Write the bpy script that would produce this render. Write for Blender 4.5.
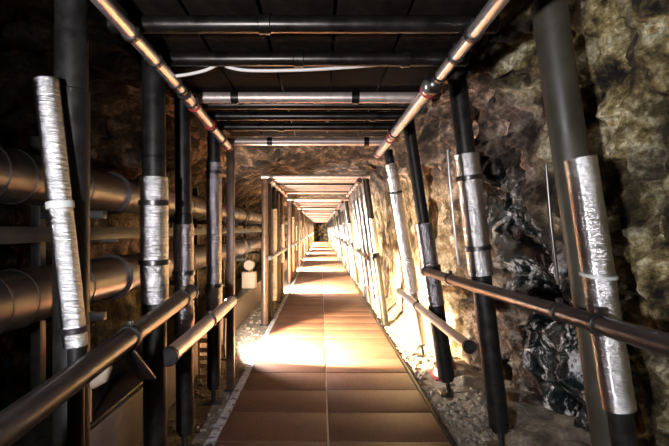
import bpy, bmesh, math, random
from mathutils import Vector, Matrix, noise

for o in list(bpy.data.objects):
    bpy.data.objects.remove(o)
scene = bpy.context.scene
COL = scene.collection
rnd = random.Random(11)

# ------------------------------------------------------------------ camera
H = 1.4            # eye height
F = 460.0          # focal length in pixels of the 669x446 frame
VX, VY = 321.0, 229.0
cam_d = bpy.data.cameras.new('camera')
cam_d.sensor_width = 36.0
cam_d.lens = F / 669.0 * 36.0
cam_d.shift_x = (334.5 - VX) / 669.0
cam_d.shift_y = (VY - 223.0) / 669.0
cam_d.clip_start = 0.02
cam = bpy.data.objects.new('camera', cam_d)
COL.objects.link(cam)
cam.location = (0, 0, H)
cam.rotation_euler = (math.radians(90), 0, 0)
scene.camera = cam

# ------------------------------------------------------------------ world, exposure
w = bpy.data.worlds.new('world')
scene.world = w
w.use_nodes = True
w.node_tree.nodes['Background'].inputs[0].default_value = (0.6, 0.62, 0.7, 1)
w.node_tree.nodes['Background'].inputs[1].default_value = 0.001
scene.view_settings.view_transform = 'Standard'
scene.view_settings.look = 'None'
scene.view_settings.gamma = 1.0
scene.view_settings.exposure = 0.0

# lamps of the tunnel: a work lamp stands by the left props every 5.3 m
LAMP_PITCH = 5.3
LAMP_Y0 = 5.0
LAMP_N = 9
LAMP_POWER = 7500.0         # wide beam towards the walkway
LAMP_GLOW = 500.0           # bare glow around the lamp
LAMP_COL = (1.0, 0.90, 0.80)
BEAM_COL = (1.0, 0.76, 0.44)    # warmer downward beam
NEAR_POWER = 280.0          # added fill light just behind the camera
NEAR_COL = (0.95, 0.94, 1.0)


def add_light(name, kind, loc, energy, col, radius=0.05, aim=None, spot=None, blend=0.4):
    d = bpy.data.lights.new(name, kind)
    d.energy = energy
    d.color = col
    d.shadow_soft_size = radius
    o = bpy.data.objects.new(name, d)
    COL.objects.link(o)
    o.location = loc
    if spot:
        d.spot_size = math.radians(spot)
        d.spot_blend = blend
    if aim is not None:
        o.rotation_euler = Vector(aim).to_track_quat('-Z', 'Y').to_euler()
    return o


# added cool fill light behind the camera, brightens the near end
add_light('added_fill', 'SPOT', (-0.55, -0.30, 1.40), NEAR_POWER, NEAR_COL, 0.04, (0.70, 2.0, 0.40), 150, 1.0)


# ------------------------------------------------------------------ materials
def new_mat(name):
    m = bpy.data.materials.new(name)
    m.use_nodes = True
    nt = m.node_tree
    return m, nt, nt.nodes['Principled BSDF']


def ramp(nt, src, stops):
    r = nt.nodes.new('ShaderNodeValToRGB')
    els = r.color_ramp.elements
    while len(els) < len(stops):
        els.new(0.5)
    for e, (p, c) in zip(els, stops):
        e.position = p
        e.color = (*c, 1) if len(c) == 3 else c
    nt.links.new(src, r.inputs[0])
    return r.outputs[0]


def tex(nt, kind, scale, detail=6, stretch=None, rough=0.6):
    co = nt.nodes.new('ShaderNodeTexCoord')
    out = co.outputs['Object']
    if stretch:
        mp = nt.nodes.new('ShaderNodeMapping')
        mp.inputs['Scale'].default_value = stretch
        nt.links.new(out, mp.inputs[0])
        out = mp.outputs[0]
    t = nt.nodes.new(kind)
    t.inputs['Scale'].default_value = scale
    if kind == 'ShaderNodeTexNoise':
        t.inputs['Detail'].default_value = detail
        t.inputs['Roughness'].default_value = rough
    nt.links.new(out, t.inputs['Vector'])
    return t.outputs[0]


def bump(nt, b, src, strength, dist=0.02):
    n = nt.nodes.new('ShaderNodeBump')
    n.inputs['Strength'].default_value = strength
    n.inputs['Distance'].default_value = dist
    nt.links.new(src, n.inputs['Height'])
    nt.links.new(n.outputs[0], b.inputs['Normal'])


def mixc(nt, fac, a, b, mode='MIX'):
    m = nt.nodes.new('ShaderNodeMix')
    m.data_type = 'RGBA'
    m.blend_type = mode
    for s, v in ((m.inputs[0], fac), (m.inputs[6], a), (m.inputs[7], b)):
        if isinstance(v, (int, float)):
            s.default_value = v
        elif isinstance(v, tuple):
            s.default_value = (*v, 1)
        else:
            nt.links.new(v, s)
    return m.outputs[2]


def metal(name, c1, c2, metallic=0.8, r0=0.25, r1=0.5, scale=14, bstr=0.15, stretch=None):
    m, nt, b = new_mat(name)
    n = tex(nt, 'ShaderNodeTexNoise', scale, 6, stretch)
    nt.links.new(ramp(nt, n, [(0.3, c1), (0.7, c2)]), b.inputs['Base Color'])
    nt.links.new(ramp(nt, n, [(0.3, (r0,) * 3), (0.7, (r1,) * 3)]), b.inputs['Roughness'])
    b.inputs['Metallic'].default_value = metallic
    bump(nt, b, n, bstr, 0.01)
    return m


M = {}
M['rail'] = metal('galvanised_rail', (0.72, 0.67, 0.66), (0.80, 0.75, 0.74), 0.9, 0.29, 0.32, 9, 0.0)
M['rail_dull'] = metal('dull_rail', (0.10, 0.09, 0.087), (0.14, 0.127, 0.122), 0.9, 0.29, 0.32, 9, 0.0)
M['beam'] = metal('beam_steel', (0.018, 0.016, 0.014), (0.045, 0.039, 0.035), 0.8, 0.26, 0.36, 14, 0.06)
M['beam_light'] = metal('pale_beam_steel', (0.52, 0.42, 0.37), (0.68, 0.57, 0.51), 0.6, 0.35, 0.5, 20, 0.15)
M['prop'] = metal('prop_steel', (0.014, 0.013, 0.012), (0.034, 0.031, 0.028), 0.5, 0.35, 0.55, 16, 0.15)
M['prop_olive'] = metal('olive_prop_paint', (0.034, 0.031, 0.021), (0.055, 0.050, 0.034), 0.1, 0.4, 0.6, 9, 0.15)
M['prop_brown'] = metal('brown_prop_steel', (0.09, 0.06, 0.043), (0.18, 0.12, 0.085), 0.6, 0.3, 0.5, 15, 0.15)
M['prop_grey'] = metal('grey_prop_steel', (0.34, 0.30, 0.28), (0.50, 0.45, 0.42), 0.7, 0.3, 0.5, 15, 0.15)
M['dark'] = metal('black_clamp', (0.015, 0.013, 0.013), (0.035, 0.03, 0.03), 0.4, 0.35, 0.5, 20, 0.1)
M['red'] = metal('red_tie', (0.35, 0.02, 0.025), (0.5, 0.04, 0.04), 0.0, 0.4, 0.55, 10, 0.05)
M['white'] = metal('white_plastic', (0.68, 0.64, 0.60), (0.80, 0.76, 0.72), 0.0, 0.35, 0.5, 10, 0.05)
M['cream'] = metal('cream_paint', (0.60, 0.46, 0.33), (0.70, 0.56, 0.42), 0.0, 0.45, 0.6, 8, 0.08)
M['peach'] = metal('plated_bracket', (0.45, 0.32, 0.25), (0.6, 0.45, 0.36), 0.5, 0.35, 0.5, 12, 0.1)
M['pipe'] = metal('pipe_jacket', (0.10, 0.088, 0.082), (0.16, 0.142, 0.13), 0.9, 0.32, 0.38, 6, 0.08)
M['trough'] = metal('duct_concrete', (0.11, 0.085, 0.07), (0.17, 0.13, 0.105), 0.0, 0.6, 0.8, 7, 0.3)
M['tie'] = metal('clear_tie', (0.5, 0.5, 0.47), (0.62, 0.62, 0.58), 0.1, 0.3, 0.45, 10, 0.05)

# crinkled foil
for nm, c1, c2 in (('foil', (0.70, 0.68, 0.66), (0.92, 0.90, 0.88)), ('foil_dull', (0.32, 0.29, 0.31), (0.55, 0.50, 0.52))):
    m, nt, b = new_mat(nm)
    n = tex(nt, 'ShaderNodeTexNoise', 16, 6, (0.5, 0.5, 7.0), 0.7)
    nt.links.new(ramp(nt, n, [(0.3, c1), (0.65, c2)]), b.inputs['Base Color'])
    b.inputs['Metallic'].default_value = 1.0
    b.inputs['Roughness'].default_value = 0.2
    bump(nt, b, n, 1.0, 0.007)
    M[nm] = m

# rubber walkway slabs
m, nt, b = new_mat('walkway_slab')
n = tex(nt, 'ShaderNodeTexNoise', 3.0, 8, None, 0.65)
n2 = tex(nt, 'ShaderNodeTexNoise', 90.0, 5, None, 0.8)
c = ramp(nt, n, [(0.3, (0.095, 0.039, 0.024)), (0.7, (0.145, 0.060, 0.034))])
c = mixc(nt, 0.7, c, ramp(nt, n2, [(0.36, (0.3, 0.27, 0.28)), (0.5, (0.95, 0.95, 0.97)), (0.66, (1.9, 1.9, 2.0))]), 'MULTIPLY')
nt.links.new(c, b.inputs['Base Color'])
b.inputs['Roughness'].default_value = 0.62
bump(nt, b, n2, 0.35, 0.004)
M['slab'] = m

# earth and gravel
def earth(name, cols, scale, bs):
    m, nt, b = new_mat(name)
    n = tex(nt, 'ShaderNodeTexNoise', scale, 10, None, 0.7)
    v = tex(nt, 'ShaderNodeTexVoronoi', scale * 4)
    c = ramp(nt, n, cols)
    c = mixc(nt, 0.5, c, ramp(nt, v, [(0.0, (1.3, 1.3, 1.3)), (0.6, (0.45, 0.42, 0.4))]), 'MULTIPLY')
    nt.links.new(c, b.inputs['Base Color'])
    b.inputs['Roughness'].default_value = 0.85
    bump(nt, b, n, bs, 0.03)
    return m
M['earth'] = earth('gravel_earth', [(0.3, (0.14, 0.115, 0.085)), (0.5, (0.27, 0.225, 0.17)), (0.72, (0.42, 0.37, 0.29))], 9, 0.8)
M['stone'] = earth('gravel_stone', [(0.3, (0.20, 0.17, 0.14)), (0.5, (0.34, 0.29, 0.23)), (0.72, (0.5, 0.45, 0.38))], 7, 0.4)

M['lit_strip'] = earth('painted_lit_strip', [(0.40, (0.05, 0.05, 0.06)), (0.47, (0.5, 0.5, 0.54)), (0.7, (0.8, 0.8, 0.84))], 16, 0.6)  # pale tone paints in the lamp light spilling on the gravel strip
M['timber'] = earth('added_board_black', [(0.3, (0.006, 0.005, 0.004)), (0.7, (0.016, 0.012, 0.010))], 5, 0.3)  # for the added boards that darken the roof
M['timber'].node_tree.nodes['Principled BSDF'].inputs['Specular IOR Level'].default_value = 0.05

# rock: bands of different stone along the tunnel
def rock(name):
    m, nt, b = new_mat(name)
    L = nt.links
    big = tex(nt, 'ShaderNodeTexNoise', 1.6, 4)
    med = tex(nt, 'ShaderNodeTexNoise', 5.5, 10, None, 0.68)
    strat = tex(nt, 'ShaderNodeTexNoise', 6.0, 10, (1.0, 1.8, 0.4), 0.74)
    fine = tex(nt, 'ShaderNodeTexNoise', 34, 8, None, 0.75)
    # olive lichen stone
    olive = ramp(nt, med, [(0.37, (0.008, 0.007, 0.005)), (0.44, (0.11, 0.08, 0.03)), (0.51, (0.30, 0.24, 0.11)), (0.58, (0.58, 0.54, 0.38)), (0.66, (0.22, 0.14, 0.04))])
    # black wet stone with pale veins, wet glints painted into their colour
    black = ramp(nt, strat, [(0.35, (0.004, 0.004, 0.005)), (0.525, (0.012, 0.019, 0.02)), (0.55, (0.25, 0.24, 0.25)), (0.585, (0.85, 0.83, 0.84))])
    # brown stone
    brown = ramp(nt, med, [(0.36, (0.012, 0.008, 0.006)), (0.46, (0.09, 0.06, 0.045)), (0.55, (0.24, 0.175, 0.14)), (0.66, (0.48, 0.40, 0.34))])
    # pale yellow stone
    pale = ramp(nt, med, [(0.30, (0.20, 0.12, 0.045)), (0.45, (0.50, 0.37, 0.20)), (0.62, (0.68, 0.58, 0.40))])
    co = nt.nodes.new('ShaderNodeTexCoord')
    sp = nt.nodes.new('ShaderNodeSeparateXYZ')
    L.new(co.outputs['Object'], sp.inputs[0])

    def math_(op, a, bb, cl=False):
        q = nt.nodes.new('ShaderNodeMath')
        q.operation = op
        q.use_clamp = cl
        for s, v in zip(q.inputs, (a, bb)):
            if isinstance(v, (int, float)):
                s.default_value = v
            else:
                L.new(v, s)
        return q.outputs[0]
    yy = math_('ADD', sp.outputs[1], math_('MULTIPLY', math_('SUBTRACT', big, 0.5), 0.6))
    # the black seam leans: it sits further along the higher it is, and ends under the roof
    yb = math_('ADD', yy, math_('MULTIPLY', sp.outputs[2], -0.4))
    zz = math_('ADD', sp.outputs[2], math_('MULTIPLY', math_('SUBTRACT', big, 0.5), 1.0))
    def step(v, lo, hi):
        return math_('DIVIDE', math_('SUBTRACT', v, lo), hi - lo, True)
    c = olive
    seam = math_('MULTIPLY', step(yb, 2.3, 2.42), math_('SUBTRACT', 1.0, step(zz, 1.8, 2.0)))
    c = mixc(nt, step(yy, 2.6, 2.9), c, brown)
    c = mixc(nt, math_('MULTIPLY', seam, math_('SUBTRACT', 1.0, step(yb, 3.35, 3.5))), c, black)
    c = mixc(nt, math_('MULTIPLY', step(yy, 4.4, 5.4), math_('SUBTRACT', 1.0, step(zz, 1.7, 2.15))), c, pale)
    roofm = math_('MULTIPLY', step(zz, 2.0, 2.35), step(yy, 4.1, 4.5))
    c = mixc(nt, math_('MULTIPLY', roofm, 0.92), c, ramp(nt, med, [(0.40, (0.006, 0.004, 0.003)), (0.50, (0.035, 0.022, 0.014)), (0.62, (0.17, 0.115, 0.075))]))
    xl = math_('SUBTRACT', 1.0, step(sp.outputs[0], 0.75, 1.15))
    painted_shade = math_('MAXIMUM', math_('MULTIPLY', xl, math_('SUBTRACT', 1.0, step(yy, 4.0, 4.6))), math_('MULTIPLY', step(math_('MULTIPLY', sp.outputs[0], -1.0), 1.2, 1.6), 0.8))  # darkness of the unlit near roof and pipe-side wall, painted into the rock
    c = mixc(nt, painted_shade, c, ramp(nt, med, [(0.35, (0.004, 0.0035, 0.003)), (0.7, (0.016, 0.012, 0.009))]))
    patch = tex(nt, 'ShaderNodeTexNoise', 3.4, 5, (1, 1.3, 0.8), 0.6)
    c = mixc(nt, 0.9, c, ramp(nt, patch, [(0.40, (0.16, 0.14, 0.11)), (0.49, (0.8, 0.78, 0.72)), (0.60, (1.8, 1.8, 1.75))]), 'MULTIPLY')
    c = mixc(nt, 0.75, c, ramp(nt, fine, [(0.35, (0.25, 0.24, 0.22)), (0.5, (0.95, 0.95, 0.95)), (0.68, (2.0, 2.0, 2.0))]), 'MULTIPLY')
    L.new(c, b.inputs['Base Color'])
    rg = mixc(nt, seam, (0.75, 0.75, 0.75), (0.26, 0.26, 0.26))
    L.new(rg, b.inputs['Roughness'])
    L.new(mixc(nt, painted_shade, mixc(nt, seam, (0.4, 0.4, 0.4), (0.22, 0.22, 0.22)), (0.03, 0.03, 0.03)), b.inputs['Specular IOR Level'])
    hh = math_('ADD', math_('MULTIPLY', strat, 0.8), math_('MULTIPLY', fine, 0.35))
    bump(nt, b, hh, 1.0, 0.06)
    return m
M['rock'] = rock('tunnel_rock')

def emit(name, col, s):
    m, nt, b = new_mat(name)
    b.inputs['Base Color'].default_value = (0.9, 0.9, 0.9, 1)
    b.inputs['Emission Color'].default_value = (*col, 1)
    b.inputs['Emission Strength'].default_value = s
    return m
M['lamp_glass'] = emit('lamp_glass', LAMP_COL, 25)


# ------------------------------------------------------------------ mesh helpers
class MB:
    def __init__(s):
        s.v = []
        s.f = []

    def _grid(s, rows, close=True):
        base = len(s.v)
        n = len(rows[0])
        for r in rows:
            s.v.extend(r)
        for i in range(len(rows) - 1):
            for j in range(n if close else n - 1):
                a = base + i * n + j
                b = base + i * n + (j + 1) % n
                s.f.append((a, b, b + n, a + n))
        return base, n

    @staticmethod
    def frame(t):
        t = t.normalized()
        u = Vector((0, 0, 1)) if abs(t.z) < 0.9 else Vector((0, 1, 0))
        a = t.cross(u).normalized()
        return t, a, a.cross(t).normalized()

    def sweep(s, pts, radii, seg=16, cap=True, jitter=None):
        pts = [Vector(p) for p in pts]
        if not hasattr(radii, '__len__'):
            radii = [radii] * len(pts)
        rows = []
        t0, a, b = s.frame(pts[1] - pts[0])
        for i, p in enumerate(pts):
            t = (pts[min(i + 1, len(pts) - 1)] - pts[max(i - 1, 0)]).normalized()
            a = (a - t * a.dot(t)).normalized()
            b = t.cross(a)
            row = []
            for k in range(seg):
                th = 2 * math.pi * k / seg
                d = a * math.cos(th) + b * math.sin(th)
                r = radii[i]
                if jitter:
                    r *= 1 + jitter(p + d * r)
                row.append(p + d * r)
            rows.append(row)
        base, n = s._grid(rows)
        if cap:
            s.f.append(tuple(reversed(range(base, base + n))))
            e = base + (len(rows) - 1) * n
            s.f.append(tuple(range(e, e + n)))
        return s

    def tube(s, p0, p1, r, seg=16, r1=None, bev=0.004):
        p0, p1 = Vector(p0), Vector(p1)
        r1 = r if r1 is None else r1
        t = (p1 - p0).normalized() * bev
        return s.sweep([p0, p0 + t, p1 - t, p1], [r - bev, r, r1, r1 - bev], seg)

    def foil(s, p0, p1, r, seg=28, r1=None):
        p0, p1 = Vector(p0), Vector(p1)
        r1 = r if r1 is None else r1
        n = max(12, int((p1 - p0).length / 0.012))
        def j(p):
            q = Vector((p.x * 8, p.y * 8, p.z * 75))
            return 0.035 * noise.noise(q) + 0.02 * noise.noise(p * 13)
        return s.sweep([p0.lerp(p1, i / n) for i in range(n + 1)], [r + (r1 - r) * i / n for i in range(n + 1)], seg, True, j)

    def torus(s, c, axis, R, r, seg=24, rs=8):
        c = Vector(c)
        t, a, b = s.frame(Vector(axis))
        rows = []
        for i in range(seg):
            th = 2 * math.pi * i / seg
            d = a * math.cos(th) + b * math.sin(th)
            rows.append([c + d * (R + r * math.cos(2 * math.pi * k / rs)) + t * (r * math.sin(2 * math.pi * k / rs)) for k in range(rs)])
        rows.append(rows[0])
        s._grid(rows)
        return s

    def collar(s, c, axis, R0, R1, half, seg=24):
        """a flat sleeve ring of real thickness"""
        c = Vector(c)
        t, a, b = s.frame(Vector(axis))
        prof = [(R0, -half), (R1 - 0.002, -half), (R1, -half + 0.002), (R1, half - 0.002), (R1 - 0.002, half), (R0, half)]
        rows = []
        for i in range(seg + 1):
            th = 2 * math.pi * i / seg
            d = a * math.cos(th) + b * math.sin(th)
            rows.append([c + d * R + t * h for R, h in prof])
        s._grid(rows)
        return s

    def ball(s, c, r, seg=20, rings=12, sq=(1, 1, 1)):
        c = Vector(c)
        rows = []
        for i in range(rings + 1):
            ph = math.pi * i / rings
            rows.append([c + Vector((r * sq[0] * math.sin(ph) * math.cos(2 * math.pi * k / seg),
                                     r * sq[1] * math.sin(ph) * math.sin(2 * math.pi * k / seg),
                                     r * sq[2] * math.cos(ph))) for k in range(seg)])
        s._grid(rows)
        return s

    def box(s, c, size, rot=None, bev=0.004):
        bm = bmesh.new()
        bmesh.ops.create_cube(bm, size=1.0)
        for v in bm.verts:
            v.co = Vector((v.co.x * size[0], v.co.y * size[1], v.co.z * size[2]))
        if bev:
            bmesh.ops.bevel(bm, geom=bm.edges[:], offset=min(bev, min(size) * 0.3), segments=2, affect='EDGES', profile=0.5)
        R = rot if rot is not None else Matrix.Identity(3)
        base = len(s.v)
        bm.verts.index_update()
        for v in bm.verts:
            s.v.append(R @ v.co + Vector(c))
        for f in bm.faces:
            s.f.append(tuple(base + v.index for v in f.verts))
        bm.free()
        return s

    def build(s, name, mat, parent=None, angle=40):
        org = Vector(parent['_org']) if parent is not None and '_org' in parent else Vector((0, 0, 0))
        me = bpy.data.meshes.new(name)
        me.from_pydata([tuple(Vector(v) - org) for v in s.v], [], s.f)
        me.validate()
        bm = bmesh.new()
        bm.from_mesh(me)
        bmesh.ops.remove_doubles(bm, verts=bm.verts, dist=1e-6)
        bmesh.ops.recalc_face_normals(bm, faces=bm.faces)
        bm.to_mesh(me)
        bm.free()
        me.polygons.foreach_set('use_smooth', [True] * len(me.polygons))
        me.set_sharp_from_angle(angle=math.radians(angle))
        me.materials.append(mat)
        o = bpy.data.objects.new(name, me)
        COL.objects.link(o)
        if parent is not None:
            o.parent = parent
            if '_org' in parent:
                o['_org'] = (0.0, 0.0, 0.0)
                o['_org'] = tuple(org)
        return o


def thing(name, label, cat, loc, group=None):
    o = bpy.data.objects.new(name, None)
    o.empty_display_size = 0.1
    COL.objects.link(o)
    o.location = loc
    o['_org'] = tuple(loc)
    o['label'] = label
    o['category'] = cat
    if group:
        o['group'] = group
    o['kind'] = 'thing'
    return o


def tag(o, label, cat, group=None):
    o['label'] = label
    o['category'] = cat
    if group:
        o['group'] = group
    return o


def at(px, py, y):
    """point of the place at distance y seen at that spot of the photo"""
    return Vector(((px - VX) * y / F, y, H - (py - VY) * y / F))


ORD = ['first', 'second', 'third', 'fourth', 'fifth', 'sixth', 'seventh', 'eighth', 'ninth', 'tenth', 'eleventh', 'twelfth',
       'thirteenth', 'fourteenth', 'fifteenth', 'sixteenth', 'seventeenth', 'eighteenth', 'nineteenth', 'twentieth']
ORD += ['twenty-' + q for q in ORD[:9]] + ['thirtieth'] + ['thirty-' + q for q in ORD[:9]] + ['fortieth'] + ['forty-' + q for q in ORD[:9]] + ['fiftieth']


def sm(a, b, x):
    t = max(0.0, min(1.0, (x - a) / (b - a)))
    return t * t * (3 - 2 * t)


# ------------------------------------------------------------------ the rock tunnel
Y0, Y1 = -2.5, 56.0
NEAR = [(-2.3, -0.2), (-2.5, 1.0), (-2.5, 1.9), (-1.9, 2.5), (0.0, 2.72), (0.75, 2.68), (1.17, 2.45), (1.36, 2.0), (1.50, 1.3), (1.62, 0.6), (1.62, -0.2)]
FAR = [(-2.2, -0.2), (-2.22, 1.0), (-2.05, 1.75), (-1.3, 2.3), (0.0, 2.52), (0.55, 2.5), (0.98, 2.32), (1.14, 1.9), (1.20, 1.3), (1.26, 0.6), (1.26, -0.2)]


def resample(P, k):
    L = [0.0]
    for a, b in zip(P, P[1:]):
        L.append(L[-1] + math.hypot(b[0] - a[0], b[1] - a[1]))
    out = []
    for i in range(k + 1):
        t = i / k * (len(P) - 1)
        j = min(int(t), len(P) - 2)
        u = t - j
        p = [P[max(j - 1, 0)], P[j], P[j + 1], P[min(j + 2, len(P) - 1)]]
        q = []
        for c in (0, 1):
            a, b, cc, d = (p[m][c] for m in range(4))
            q.append(0.5 * (2 * b + (cc - a) * u + (2 * a - 5 * b + 4 * cc - d) * u * u + (3 * b - a - 3 * cc + d) * u ** 3))
        out.append(q)
    return out


def rock_disp(p):
    q = p * 1.35
    h = 0.55 * noise.fractal(q, 1.0, 2.1, 5)
    h += 0.55 * (noise.ridged_multi_fractal(Vector((p.x * 1.5, p.y * 1.9 + p.z * 0.9, p.z * 0.9)), 0.9, 2.2, 5, 1.0, 2.0) * 0.35 - 0.55)
    return h


def rock_strip(name, i0, i1, K, ys):
    N, Fp = resample(NEAR, K), resample(FAR, K)
    cen = Vector((-0.3, 0, 1.2))
    rows = []
    for y in ys:
        t = sm(4.0, 5.6, y)
        amp = 0.20 * (1 - t) + 0.10 * t
        roof = amp + 0.16 * sm(3.9, 4.5, y) * (1 - sm(6.7, 7.4, y))
        row = []
        for i in range(i0, i1 + 1):
            a, b = N[i], Fp[i]
            x = a[0] * (1 - t) + b[0] * t
            z = a[1] * (1 - t) + b[1] * t
            p = Vector((x, y, z))
            n = Vector((x - cen.x, 0, z - cen.z)).normalized()
            d = rock_disp(p)
            d = max(-0.55, min(1.1, d))
            # the rock comes in at the right beyond the near frames
            # a hollow runs up the right wall behind the black wet stone
            yb = y - 0.4 * z + 0.25 * noise.noise(Vector((y * 2, z * 2.2, 3.0)))
            if x > 0.8:
                hol = sm(2.52, 2.62, yb) * (1 - sm(3.1, 3.4, yb)) * (1 - sm(1.55, 1.85, z))
                d += 0.9 * hol
                # blocky joints of the near rock
                q = Vector((y * 2.6, z * 2.2 + y, x))
                d += 0.4 * noise.cell(q + 0.5 * noise.noise_vector(p * 2.5)) * (1 - t) * sm(0.3, 0.9, d * 0 + 1)
            d += 0.9 * (abs(noise.noise(Vector((p.x * 3, p.y * 3.4, p.z * 2.6)))) - 0.2) + (0.45 * noise.fractal(p * 6, 0.9, 2.1, 4) + 0.16 * noise.noise(p * 19)) * (1 - 0.4 * t)
            row.append(p + n * d * (amp + (roof - amp) * sm(1.9, 2.3, z)))
        rows.append(row)
    m = MB()
    m._grid(rows, close=False)
    o = m.build(name, M['rock'], angle=180)
    o['kind'] = 'structure'
    return o


def ysteps():
    ys, y = [], Y0
    while y < Y1:
        ys.append(y)
        y += 0.12 if y < 0.6 else 0.026 if y < 7.5 else 0.06 if y < 14 else 0.25
    ys.append(Y1)
    return ys


YS = ysteps()
K = 300   # 10 spans of 30
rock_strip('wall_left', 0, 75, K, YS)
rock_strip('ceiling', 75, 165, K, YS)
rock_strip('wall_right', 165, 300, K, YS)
# closed ends, behind the photographer and at the far bend
for nm, yy in (('wall_back', Y0 + 0.3), ('wall_end', Y1 - 1.0)):
    rows = []
    for i in range(41):
        rows.append([Vector((-2.6 + 4.9 * j / 40, yy + 0.25 * noise.fractal(Vector((j * 0.2, i * 0.2, yy)), 1.0, 2.0, 4), -0.3 + 3.5 * i / 40)) for j in range(41)])
    m = MB()
    m._grid(rows, close=False)
    o = m.build(nm, M['rock'], angle=180)
    o['kind'] = 'structure'


# ground
def ground_h(x, y):
    e = 0.03 * noise.fractal(Vector((x * 3, y * 3, 0)), 1.0, 2.0, 4)
    r = sm(0.95, 1.35, x)
    bank = r * (0.10 + 0.10 * sm(4.5, 6.5, y))
    inside = sm(0.86, 0.95, abs(x + 0.0)) if x > 0 else sm(0.72, 0.80, -x)
    return -0.06 + inside * (0.035 + e * 0.9) + bank * (1 + 8 * e * r)


rows = []
yy = Y0
while yy < Y1:
    rows.append([Vector((x, yy, ground_h(x, yy))) for x in [-2.4 + 4.3 * j / 143 for j in range(144)]])
    yy += 0.03 if 2.0 < yy < 8 else 0.3
m = MB()
m._grid(rows, close=False)
o = m.build('floor', M['earth'], angle=180)
o['kind'] = 'structure'

# walkway of two columns of slabs
WL, WR, WS = -0.690, 0.845, 0.078     # edges and centre seam at the near end
SL = 0.487
m = MB()
for i in range(-4, 108):
    y0 = 2.545 + SL * (i - 0)
    for a, b in ((WL, 0.048 - 0.006), (0.048 + 0.006, WR)):
        cz = -0.022 + rnd.uniform(-0.002, 0.002)
        m.box(((a + b) / 2, y0 + SL / 2, cz), (b - a, SL - 0.012, 0.044), None, 0.006 if y0 < 12 else 0)
o = m.build('walkway', M['slab'])
o['kind'] = 'structure'
m = MB()
m.box((0.048, 24.0, -0.016), (0.011, 47.0, 0.02), None, 0)
o = m.build('trim_1', M['prop_grey'])
o['kind'] = 'structure'
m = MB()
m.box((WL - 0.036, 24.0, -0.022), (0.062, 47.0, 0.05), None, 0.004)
o = m.build('trim_2', M['lit_strip'])
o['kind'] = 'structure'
m = MB()
m.box((WR + 0.02, 24.0, -0.03), (0.03, 47.0, 0.05), None, 0.003)
o = m.build('trim_3', M['prop'])
o['kind'] = 'structure'

# loose gravel along both sides
m = MB()
ICO = bmesh.new()
bmesh.ops.create_icosphere(ICO, subdivisions=1, radius=1.0)
ICO.verts.index_update()
iv = [v.co.copy() for v in ICO.verts]
ifc = [tuple(v.index for v in f.verts) for f in ICO.faces]
ICO.free()


def stone(x, y, r):
    z = ground_h(x, y)
    sx, sy, sz = (rnd.uniform(0.7, 1.4) for _ in range(3))
    base = len(m.v)
    rz = rnd.uniform(0, 6.28)
    off = Vector((x * 31, y * 17, 0))
    for v in iv:
        k = 1 + 0.35 * noise.noise(v * 1.3 + off)
        q = Vector((v.x * sx, v.y * sy, v.z * 0.7 * sz)) * (r * k)
        q.rotate(Matrix.Rotation(rz, 3, 'Z'))
        m.v.append(q + Vector((x, y, z + r * 0.25)))
    for f in ifc:
        m.f.append(tuple(base + q for q in f))


SPOTS = [(-0.90, 1.66, .13), (-0.90, 2.5, .13), (-0.87, 2.95, .12), (-0.875, 3.76, .12), (-0.795, 4.05, .10), (-1.05, 5.0, .1), (1.16, 4.28, .2), (-1.12, 4.4, .1)]
for a_ in ((548, 0, 610, 446, 1.9), (453.5, 50, 501.5, 446, 2.9), (405, 100, 449, 395, 3.88), (388, 150, 423, 355, 5.1)):
    pa, pb = at(a_[0], a_[1], a_[4]), at(a_[2], a_[3], a_[4])
    q = pb.lerp(pa, -pb.z / (pa.z - pb.z))
    SPOTS.append((q.x, q.y, .14))


def clear(x, y):
    if y > 6.5 and abs(x) < 1.1:
        for off in (1.76, 2.35, 3.1, 3.9, 4.6):
            if abs(y - 5.0 - off) < 0.11:
                return False
    return all(math.hypot(x - a, y - b) > c for a, b, c in SPOTS)


for _ in range(2600):
    y = 2.0 + 7.0 * rnd.random() ** 1.3
    x = rnd.uniform(0.92, 1.30 if y < 5 else 1.12)
    if clear(x, y):
        stone(x, y, 0.006 + 0.03 * rnd.random() ** 4)
for _ in range(1300):
    y = 2.2 + 7.0 * rnd.random() ** 1.2
    x = rnd.uniform(-1.15, -0.73)
    if clear(x, y):
        stone(x, y, 0.006 + 0.022 * rnd.random() ** 4)
g = m.build('gravel', M['stone'], angle=180)
tag(g, 'loose grey brown gravel along both edges of the slab walkway', 'gravel')
g['kind'] = 'stuff'


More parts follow.
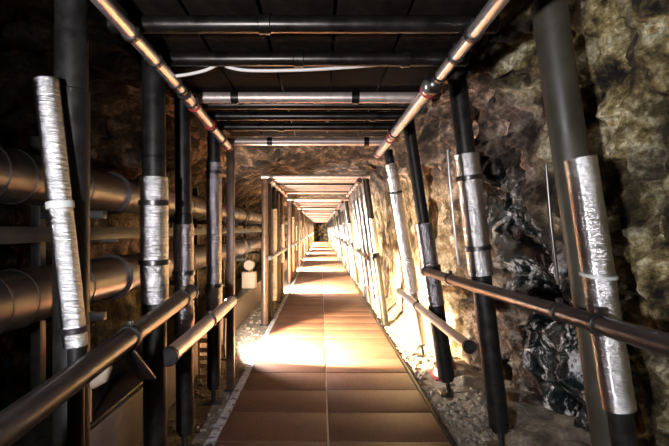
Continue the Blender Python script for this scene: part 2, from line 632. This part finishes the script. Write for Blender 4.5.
# ------------------------------------------------------------------ steel props
def make_prop(name, label, base, top, ru, rl, split, sleeves=(), bands=(), mu='prop', ml='prop', jack=True, foil='foil', group=None, simple=False, clamps=()):
    base, top = Vector(base), Vector(top)
    base.z = ground_h(base.x, base.y) + 0.0
    def pz(z):
        return base.lerp(top, (z - base.z) / (top.z - base.z))
    r = thing(name, label, 'prop', base, group)
    ax = top - base
    seg = 12 if simple else 24
    z0 = base.z + (0.13 if jack else 0.012)
    MB().tube(pz(split - 0.02), top, ru, seg).build('upper_tube', M[mu], r)
    MB().tube(pz(z0), pz(split), rl, seg).build('lower_tube', M[ml], r)
    if jack:
        k = MB()
        k.tube(pz(base.z + 0.008), pz(z0 + 0.03), 0.018, 12)
        if not simple:
            n = int((z0 - base.z) / 0.012)
            for i in range(n):
                k.torus(pz(base.z + 0.014 + i * 0.012), ax, 0.018, 0.004, 12, 6)
            k.collar(pz(z0 - 0.012), ax, 0.016, rl * 0.8, 0.012)
        k.build('screw_jack', M['dark'], r)
    MB().box((base.x, base.y, base.z + 0.004), (rl * 2.6, rl * 2.6, 0.012), None, 0.002).build('base_plate', M['dark'], r)
    for (a, b, rr) in sleeves:
        if simple:
            MB().tube(pz(a), pz(b), rr, 12).build('foil_sleeve', M[foil], r)
        else:
            MB().foil(pz(a), pz(b), rr).build('foil_sleeve', M[foil], r)
    for (z, rr) in bands:
        MB().collar(pz(z), ax, rr - 0.004, rr + 0.004, 0.014).build('tie_band', M['rail_dull'], r)
    for (z, rr) in clamps:
        c = MB().collar(pz(z), ax, rr - 0.004, rr + 0.009, 0.03)
        c = c.build('clamp', M['dark'], r)
        MB().box(pz(z) + Vector((0, -rr - 0.012, 0)), (0.03, 0.03, 0.05), None, 0.004).build('bolt', M['dark'], c)
    return r


def side(px_t, py_t, px_b, py_b, d):
    """axis of a prop through two spots of the photo at distance d, taken down to the ground"""
    a, b = at(px_t, py_t, d), at(px_b, py_b, d)
    t = (0 - b.z) / (a.z - b.z)
    return b.lerp(a, t), a


GP = 'steel props beside the walkway'
# left, near to far
make_prop('steel_prop', 'thick dark steel prop by the pipes, just behind the leaning foil strut', (-0.90, 1.66, 0), (-0.90, 1.66, 2.35), 0.055, 0.060, 1.9, mu='prop', ml='prop', group=GP)
make_prop('steel_prop', 'dark steel prop with short foil sleeve and two bands, before the jacketed pipes', (-0.90, 2.50, 0), (-0.91, 2.50, 2.38), 0.062, 0.062, 1.8,
          [(1.0, 1.68, 0.074)], [(1.54, 0.078), (1.22, 0.078)], group=GP)
make_prop('steel_prop', 'dark steel prop with dull foil from mid-height down, at the end of the long handrail', (-0.87, 2.95, 0), (-0.89, 2.95, 2.35), 0.05, 0.056, 1.5,
          [(0.72, 1.43, 0.064)], [(1.12, 0.067)], foil='foil_dull', group=GP)
make_prop('steel_prop', 'steel prop with tall grey foil sleeve next to the slim square brown post', (-0.875, 3.76, 0), (-0.875, 3.76, 2.33), 0.052, 0.056, 1.98,
          [(0.94, 1.94, 0.062), (0.66, 0.94, 0.068)], [(1.86, 0.066), (0.94, 0.07)], foil='foil_dull', ml='prop', group=GP)
# slim square post
r = thing('steel_post', 'slim square brown steel post, one edge lit by the lamp hidden behind it', 'post', (-0.795, 4.05, ground_h(-0.795, 4.05)), GP)
gz = ground_h(-0.795, 4.05)
MB().box((-0.795, 4.05, (2.13 + gz + 0.01) / 2), (0.066, 0.06, 2.13 - gz - 0.01), None, 0.006).build('square_tube', M['prop_brown'], r)
MB().box((-0.800, 4.05, gz + 0.006), (0.078, 0.12, 0.012), None, 0.002).build('base_plate', M['dark'], r)

# right, near to far
b0, t0 = side(548, 0, 610, 446, 1.9)
olive_prop = make_prop('steel_prop', 'thick olive painted steel prop before the lichen covered rock', b0, t0, 0.068, 0.072, 0.72, mu='prop_olive', ml='prop_olive', group=GP)
b0, t0 = side(453.5, 50, 501.5, 446, 2.9)
black_prop = make_prop('steel_prop', 'black steel prop with silver foil sleeve and two bands beside the black rock hollow', b0, t0, 0.058, 0.062, 1.8,
          [(1.11, 1.87, 0.077)], [(1.72, 0.081), (1.28, 0.081)], group=GP)
b0, t0 = side(405, 100, 449, 395, 3.88)
make_prop('steel_prop', 'dark leaning steel prop on a screw jack, at the inner end of the upper handrail', b0, t0, 0.05, 0.068, 1.45,
          [(0.76, 1.45, 0.073)], [], foil='foil_dull', group=GP, ml='prop', clamps=[(1.06, 0.078)])
b0, t0 = side(388, 150, 423, 355, 5.1)
make_prop('steel_prop', 'leaning steel prop in white shining foil against the pale lit rock', b0, t0, 0.05, 0.060, 2.0,
          [(1.08, 2.12, 0.072), (0.70, 1.07, 0.078)], [(1.80, 0.076)], mu='dark', ml='prop_grey', group=GP)

# foil wrapped struts strapped to the two nearest props
r = thing('foil_strut', 'crinkled silver foil strut leaning before the thick dark prop by the pipes', 'strut', at(78, 345, 1.55), 'foil struts')
p0, p1 = at(76, 346, 1.53), at(46, 80, 1.53)
MB().foil(p0, p1, 0.038).build('foil_sleeve', M['foil'], r)
gz = ground_h(p0.x, p0.y)
MB().tube(Vector((p0.x + 0.0, p0.y, gz)), p0 + Vector((0, 0, 0.03)), 0.026, 16).build('lower_tube', M['prop'], r)
MB().collar(p0.lerp(p1, 0.53), p1 - p0, 0.036, 0.043, 0.012).build('tie_band', M['tie'], r)
MB().collar(p0.lerp(p1, 0.06), p1 - p0, 0.036, 0.044, 0.010).build('tie_band', M['dark'], r)

p1, p0 = at(580, 158, 1.74), at(619, 408, 1.74)
r = thing('foil_strut', 'bright silver foil strut strapped to the thick olive prop by the rock', 'strut', p0, 'foil struts')
MB().foil(p0, p1, 0.056).build('foil_sleeve', M['foil'], r)
ax = (p1 - p0).normalized()
gz = ground_h(p0.x, p0.y)
q = p0 - ax * ((p0.z - gz) / ax.z)
MB().tube(q, p0 + ax * 0.03, 0.045, 20).build('lower_tube', M['prop'], r)
MB().collar(p0.lerp(p1, 0.53), Vector((0.05, -0.1, 1)), 0.05, 0.065, 0.006).build('cable_tie', M['tie'], r)
# slim conduits strapped to the right props
MB().sweep([at(546, 165, 1.82), at(551, 225, 1.82), at(558, 284, 1.82)], 0.007, 12).build('conduit', M['rail_dull'], olive_prop)
MB().sweep([at(447.5, 150, 2.86), at(449.5, 180, 2.86), at(454, 225, 2.86), at(459, 265, 2.87)], 0.008, 12).build('conduit', M['rail'], black_prop)


# ------------------------------------------------------------------ roof rails
def make_rail(name, label, cat, p0, p1, r, mat, rings=(), group=None, red=(), caps=True, extra=None, seg=24):
    p0, p1 = Vector(p0), Vector(p1)
    t = thing(name, label, cat, p0, group)
    ax = p1 - p0
    MB().tube(p0, p1, r, seg).build('tube', M[mat], t)
    if caps:
        e = ax.normalized() * 0.02
        k = MB().tube(p0 - e, p0 + e * 0.6, r + 0.006, seg)
        k.build('end_cap', M['dark'], t)
        k = MB().tube(p1 - e * 0.6, p1 + e, r + 0.006, seg)
        k.build('end_cap', M['dark'], t)
    for u in rings:
        c = MB().collar(p0.lerp(p1, u), ax, r - 0.003, r + 0.007, 0.013, seg)
        c = c.build('clamp_ring', M['dark'], t)
        MB().box(p0.lerp(p1, u) + Vector((0, 0, r + 0.012)), (0.022, 0.022, 0.024), None, 0.003).build('bolt', M['dark'], c)
    for u in red:
        MB().torus(p0.lerp(p1, u), ax + Vector((0.0, 0.05, 0.12)), r + 0.004, 0.0045, 24).build('red_tie', M['red'], t)
    return t


RZ = 2.10
GR = 'roof rails'
make_rail('roof_rail', 'long pink lit roof rail above the pipe-side handrail', 'rail', (-0.655, 0.9, RZ), (-0.700, 2.30, RZ), 0.026, 'rail', (0.53, 0.72, 0.93), GR)
make_rail('roof_rail', 'short roof rail with dark and red ties above the pipe-side props', 'rail', (-0.702, 2.36, RZ - 0.005), (-0.785, 3.92, RZ - 0.005), 0.030, 'rail', (0.10, 0.48, 0.76), GR, (0.14, 0.44, 0.97))
make_rail('roof_rail', 'slim roof rail leading to the ball joint, on the rock side', 'rail', (0.545, 0.9, RZ), (0.545, 2.10, RZ), 0.026, 'rail', (0.62, 0.80), GR)
t = make_rail('roof_rail', 'thicker roof rail with ball joint and red ties, on the rock side', 'rail', (0.535, 2.26, RZ - 0.005), (0.530, 4.3, RZ - 0.005), 0.033, 'rail', (0.52,), GR, (0.02, 0.56, 0.62, 0.95))
MB().ball((0.545, 2.235, RZ), 0.050, sq=(1, 1, 0.95)).build('ball_joint', M['rail_dull'], t)
MB().ball((0.505, 2.22, RZ - 0.015), 0.032, sq=(0.7, 1, 1.1)).build('joint_bolt', M['rail'], t)

# ------------------------------------------------------------------ cross beams of the near frames
GB = 'cross beams over the near walkway'
BZ = RZ + 0.0655
def make_beam(label, y, x0, x1, r, mat, z=BZ, group=GB, collars=(), seg=20):
    t = thing('cross_beam', label, 'beam', (x0, y, z), group)
    MB().tube((x0, y, z), (x1, y, z), r, seg).build('tube', M[mat], t)
    for x in collars:
        MB().collar((x, y, z), (1, 0, 0), r - 0.003, r + 0.006, 0.022).build('coupler', M['beam'], t)
    return t
make_beam('first dark roof cross beam under the added black boards, before the one with the cable', 1.72, -0.79, 0.66, 0.032, 'beam', BZ, GB, (-0.21,))
make_beam('dark roof cross beam with a white cable slung along it', 2.07, -0.79, 0.66, 0.032, 'beam', BZ, GB, (-0.1, 0.38))
make_beam('grey roof cross beam level with the ball joint', 2.68, -0.80, 0.62, 0.032, 'beam_light', BZ, GB, (-0.5, 0.2))
make_beam('slim bright edged roof cross beam just behind the grey one', 2.83, -0.80, 0.60, 0.028, 'beam', BZ - 0.002, GB)
make_beam('dark roof cross beam, second behind the grey one by the ball joint', 3.12, -0.80, 0.62, 0.030, 'beam', BZ, GB, (0.35,))
make_beam('dark roof cross beam just before the pale brown one', 3.45, -0.80, 0.62, 0.030, 'beam', BZ, GB, (-0.3,))
make_beam('pale brown last near cross beam, resting on the slim square post', 4.05, -0.84, 0.60, 0.034, 'beam_light', BZ + 0.004, GB, (-0.45, 0.4))

for i in range(5):  # boards added to keep the gaps between the near beams black
    x = -0.635 + 0.275 * i
    t = thing('added_dark_board', f'added black board darkening the roof over the near cross beams, {ORD[i]} from the pipe side', 'board', (x, 2.75, BZ + 0.034), 'added black roof boards')
    MB().box((x, 2.62, BZ + 0.048), (0.262, 2.72, 0.026), None, 0.004).build('board', M['timber'], t)

m = MB()
pts = [at(176, 76, 2.112), at(190, 74, 2.112), at(206, 70, 2.112), at(222, 63, 2.112)]
def smooth(pts, k=8):
    out = []
    for i in range(len(pts) - 1):
        p = [pts[max(i - 1, 0)], pts[i], pts[i + 1], pts[min(i + 2, len(pts) - 1)]]
        for j in range(k):
            u = j / k
            out.append(0.5 * (2 * p[1] + (p[2] - p[0]) * u + (2 * p[0] - 5 * p[1] + 4 * p[2] - p[3]) * u * u + (3 * p[1] - p[0] - 3 * p[2] + p[3]) * u ** 3))
    out.append(pts[-1])
    return out
pts = pts + [at(228, 67, 2.112), at(250, 70.5, 2.112), at(300, 70, 2.112), at(345, 67.5, 2.112), at(385, 64, 2.112), at(412, 61, 2.112)]
t = thing('cable', 'white cable slung in shallow loops along a dark roof cross beam', 'cable', pts[0])
MB().sweep(smooth(pts), 0.0075, 10).build('cord', M['white'], t)

# ------------------------------------------------------------------ handrails
GH = 'handrails'
t = make_rail('handrail', 'long thick dark handrail with a hanging bracket, on the pipe side', 'handrail', (-0.74, 0.55, 0.895), (-0.74, 2.60, 1.04), 0.040, 'rail_dull', (0.60, 0.93), GH)
d = (Vector((-0.757, 2.02, 0.74)) - Vector((-0.742, 1.72, 0.955))).normalized()
rot = d.to_track_quat('Z', 'X').to_matrix()
MB().box((-0.750, 1.87, 0.845), (0.012, 0.075, 0.33), rot, 0.003).build('bracket', M['prop'], t)
t = make_rail('handrail', 'short pipe-side handrail with capped end, its far end glowing by the lamp', 'handrail', (-0.715, 2.17, 0.80), (-0.715, 3.72, 0.82), 0.040, 'rail', (0.5,), GH)
t = make_rail('handrail', 'long upper handrail, dark steel tube before the olive prop', 'handrail', (0.968 + 0.035, 0.75, 1.077), (0.862, 3.77, 1.052), 0.033, 'rail_dull', (0.28, 0.36, 0.80), GH)
t = make_rail('handrail', 'lower rock-side handrail before the leaning props, with capped end', 'handrail', (0.855, 2.66, 0.72), (0.855, 5.0, 0.72), 0.033, 'rail', (0.6,), GH)

# ------------------------------------------------------------------ left services: duct, racks, pipes
t = thing('cable_duct', 'low brown concrete duct along the wall foot below the thick pipes', 'duct', (-1.45, 1.2, -0.02))
MB().box((-1.45, 10.5, 0.155), (0.50, 19.0, 0.36), None, 0.008).build('body', M['trough'], t)
MB().box((-1.46, 10.5, 0.353), (0.50, 19.0, 0.03), None, 0.006).build('lid', M['prop'], t)
DT = 0.368

GK = 'pipe racks behind the props'
PA_Z, PB_Z, PX = 1.655, 1.06, -1.50
for i, y in enumerate((2.75, 4.45, 6.2, 7.9, 10.2, 13.0, 16.0, 19.0)):
    t = thing('pipe_rack', f'dark steel pipe rack under the jacketed pipes, {ORD[i]} along the tunnel', 'rack', (-1.70, y, DT), GK)
    MB().box((-1.69, y, (DT + 1.95) / 2), (0.06, 0.06, 1.95 - DT), None, 0.005).build('upright', M['prop'], t)
    for z in (PB_Z - 0.153 - 0.026, PA_Z - 0.143 - 0.026):
        MB().box((-1.50, y, z), (0.42, 0.05, 0.05), None, 0.005).build('arm', M['prop'], t)
t = thing('cable_tray', 'brown horizontal channel between the two jacketed pipes', 'tray', (-1.30, 1.0, 1.36))
k = MB()
k.box((-1.262, 10.4, 1.375), (0.008, 19, 0.07), None, 0.002)
k.box((-1.310, 10.4, 1.344), (0.10, 19, 0.008), None, 0.002)
k.box((-1.358, 10.4, 1.375), (0.008, 19, 0.07), None, 0.002)
k.build('channel', M['prop'], t)
for y in (2.82, 4.52, 6.27, 7.97, 10.27, 13.07, 16.07, 19.07):
    MB().box((-1.47, y, 1.330), (0.44, 0.045, 0.02), None, 0.003).build('bracket', M['prop'], t)

for nm, lab, z, rr in (('insulated_pipe', 'upper thick silver jacketed pipe along the dark wall', PA_Z, 0.132), ('insulated_pipe', 'lower thick silver jacketed pipe along the dark wall', PB_Z, 0.142)):
    t = thing(nm, lab, 'pipe', (PX, 0.4, z), 'insulated pipes')
    pts, rad = [], []
    y = 0.4
    while y < 20:
        pts.append(Vector((PX, y, z)))
        rad.append(rr * (1 + 0.02 * noise.noise(Vector((y * 2.1, z * 7, 0)))))
        y += 0.1
    MB().sweep(pts, rad, 32).build('jacket', M['pipe'], t)
    y = 0.9
    while y < 12:
        MB().collar((PX, y, z), (0, 1, 0), rr - 0.008, rr + 0.005, 0.011, 36).build('band', M['rail_dull'], t)
        y += 0.19 if y < 2.2 else 0.55
    for y in (3.3, 8.5, 8.65, 8.8):
        MB().collar((PX, y, z), (0, 1, 0), rr - 0.01, rr + 0.022, 0.03, 36).build('flange', M['pipe'], t)

# cream box with a round fitting on the duct
t = thing('junction_box', 'small cream box with round fitting, standing on the duct beside the thick pipes', 'box', (-1.26, 8.1, DT))
MB().box((-1.26, 8.1, DT + 0.14), (0.23, 0.24, 0.28), None, 0.012).build('case', M['cream'], t)
MB().tube((-1.26, 8.1, DT + 0.28), (-1.26, 8.1, DT + 0.33), 0.05, 20).build('neck', M['prop_brown'], t)
MB().tube((-1.26, 8.02, DT + 0.40), (-1.26, 8.20, DT + 0.40), 0.085, 24).build('round_fitting', M['cream'], t)

# little brackets near the viewer
t = thing('pipe_bracket', 'small cream curved bracket on the concrete duct below the pipes', 'bracket', (-1.235, 2.45, DT))
MB().box((-1.235, 2.45, DT + 0.10), (0.018, 0.03, 0.20), None, 0.004).build('leg', M['cream'], t)
MB().sweep([Vector((-1.25, 2.45, DT + 0.20)), Vector((-1.215, 2.45, DT + 0.215)), Vector((-1.16, 2.45, DT + 0.245)), Vector((-1.12, 2.45, DT + 0.30))], [0.02, 0.035, 0.034, 0.012], 12).build('curved_arm', M['cream'], t)
gz = ground_h(-1.12, 4.4)
t = thing('slotted_plate', 'peach coloured slotted steel plate standing beside the duct behind the foil-sleeved props', 'plate', (-1.12, 4.4, gz))
k = MB()
k.box((-1.165, 4.4, gz + 0.19), (0.022, 0.02, 0.38), None, 0.003)
k.box((-1.065, 4.4, gz + 0.19), (0.022, 0.02, 0.38), None, 0.003)
for z in (0.02, 0.125, 0.20, 0.275, 0.365):
    k.box((-1.115, 4.4, gz + z), (0.08, 0.02, 0.045), None, 0.003)
k.build('plate', M['peach'], t)

# striped marker behind the leaning prop
cx, cy = 1.16, 4.28
gz = ground_h(cx, cy)
t = thing('traffic_cone', 'squat red and white striped cone half hidden behind the prop on the screw jack', 'cone', (cx, cy, gz))
MB().box((cx, cy, gz + 0.012), (0.25, 0.25, 0.028), None, 0.008).build('base', M['red'], t)
for nm, z0, z1, r0, r1, mt in (('cone_body', 0.026, 0.09, 0.118, 0.098, 'white'), ('stripe', 0.09, 0.15, 0.098, 0.076, 'red'), ('stripe', 0.15, 0.20, 0.076, 0.058, 'white'), ('cone_tip', 0.20, 0.27, 0.058, 0.028, 'red')):
    MB().sweep([Vector((cx, cy, gz + z0)), Vector((cx, cy, gz + z1))], [r0, r1], 28).build(nm, M[mt], t)

# ------------------------------------------------------------------ far frames
GF = 'steel props of the far frames'
GFB = 'cross beams of the far frames'
nf = 0
for k in range(9):
    yl = LAMP_Y0 + LAMP_PITCH * k
    for j, off in enumerate((1.76, 2.35, 3.1, 3.9, 4.6)):
        y = yl + off
        if y > 52:
            continue
        o_ = ORD[nf]
        simple = k > 0
        kindL = (nf * 7 + 1) % 3
        zt = BZ - 0.034
        lx = -0.83 + rnd.uniform(-0.015, 0.015)
        if j == 0:
            sl, mu, ml = [], 'prop_brown', 'prop_brown'
        elif j == 1:
            sl, mu, ml = [], 'prop', 'prop'
        elif j == 2:
            sl, mu, ml = [(0.15, 1.75, 0.064)], 'prop', 'prop_brown'
        else:
            sl, mu, ml = [(0.7, 1.5, 0.062)] if j == 4 else [], 'prop_brown', 'prop_brown'
        desc = {0: 'brown', 1: 'black', 2: 'foil-wrapped', 3: 'plain brown', 4: 'half foil-wrapped'}[j]
        make_prop('steel_prop', f'{desc} pipe-side prop of the {o_} frame beyond the first lit gap', (lx, y, 0), (lx, y, zt), 0.046, 0.052, 1.3,
                  sl, [], mu, ml, jack=False, group=GF, simple=simple)
        dark = j == 0
        sl = [(1.05, 1.55, 0.06)] if dark else [(0.3, 1.95, 0.066)]
        rx0, rx1 = 0.94 + rnd.uniform(-0.02, 0.02), 0.66
        make_prop('steel_prop', f'{"black" if dark else "white foil-wrapped"} leaning rock-side prop of the {o_} frame beyond the first lit gap', (rx0, y, 0), (rx1, y, zt),
                  0.045, 0.052, 1.3, sl, [], 'prop' if dark else 'prop_grey', 'prop' if dark else 'prop_grey', jack=False, group=GF, simple=simple,
                  clamps=[(0.97, 0.056)] if dark and k == 0 else [])
        make_beam(f'pale roof cross beam of the {o_} frame beyond the first lit gap', y, -0.88, 0.72, 0.033, 'beam_light', BZ, GFB, (), 14)
        if j < 4:
            make_beam(f'slim loose cross beam just behind the {o_} frame beyond the first lit gap', y + 0.3, -0.80, 0.64, 0.026, 'beam_light' if j % 2 == 0 else 'beam', RZ + 0.03 + 0.026, GFB, (), 12)
        nf += 1
    if yl + 4.9 > 52:
        continue
    a, b = yl + 1.62, yl + 4.75
    ow = ORD[k]
    for sx, sd in ((-0.735, 'pipe-side'), (0.555, 'rock-side')):
        make_rail('roof_rail', f'far {sd} roof rail with dark rings, in the {ow} bay beyond the first lit gap', 'rail', (sx, a, RZ), (sx, b, RZ), 0.030, 'rail', (0.05, 0.2, 0.35, 0.5) if k < 2 else (), 'far roof rails', (0.75, 0.8) if k < 2 else (), k < 3, seg=14)
    make_rail('handrail', f'far pipe-side handrail in the {ow} bay beyond the first lit gap', 'handrail', (-0.735, a, 0.98), (-0.735, b, 0.98), 0.028, 'rail', (0.1, 0.5) if k < 2 else (), 'far handrails', (), k < 3, seg=14)
    make_rail('handrail', f'far rock-side handrail in the {ow} bay beyond the first lit gap', 'handrail', (0.685, a, 0.98), (0.685, b, 0.98), 0.028, 'rail', (0.1, 0.5) if k < 2 else (), 'far handrails', (), k < 3, seg=14)

# ------------------------------------------------------------------ work lamps on stands
def work_lamp(x, y, z, label, power, glow, col, aim=(0.90, 0.50, -0.56), cone=84):
    gz = ground_h(x, y)
    t = thing('work_lamp', label, 'lamp', (x, y, gz), 'work lamps by the pipes')
    MB().box((x, y, gz + 0.01), (0.12, 0.12, 0.02), None, 0.004).build('base_plate', M['dark'], t)
    MB().tube((x, y, gz + 0.02), (x, y, z - 0.05), 0.012, 12).build('stand', M['dark'], t)
    MB().box((x - 0.01, y, z), (0.05, 0.09, 0.12), None, 0.008).build('housing', M['dark'], t)
    MB().box((x + 0.022, y, z), (0.012, 0.07, 0.10), None, 0.004).build('glass', M['lamp_glass'], t)
    MB().ball((x + 0.03, y, z + 0.055), 0.026).build('bulb', M['lamp_glass'], t)
    # added side shade towards the entrance, keeps the lamp off the near floor
    MB().box((x + 0.05, y - 0.048, z - 0.045), (0.13, 0.006, 0.15), None, 0.001).build('added_shade', M['dark'], t)
    s = add_light('lamp_beam', 'SPOT', (x + 0.045, y, z), power, BEAM_COL, 0.03, aim, cone, 0.3)
    g = add_light('lamp_glow', 'SPOT', (x + 0.045, y, z), glow, col, 0.03, (1.0, 0.35, 0.12), 172, 0.2)
    for q in (s, g):
        q.location = Vector(q.location) - Vector((x, y, gz))
        q.parent = t
    return t


for k in range(LAMP_N):
    work_lamp(-1.05, LAMP_Y0 + LAMP_PITCH * k, 0.56, f'small work lamp on a thin stand behind the pipe-side props, {ORD[k]} along the tunnel', LAMP_POWER * (1 if k == 0 else 1.5), LAMP_GLOW * (1 if k == 0 else 1.9), LAMP_COL)
for o in bpy.data.objects:
    if '_org' in o:
        del o['_org']
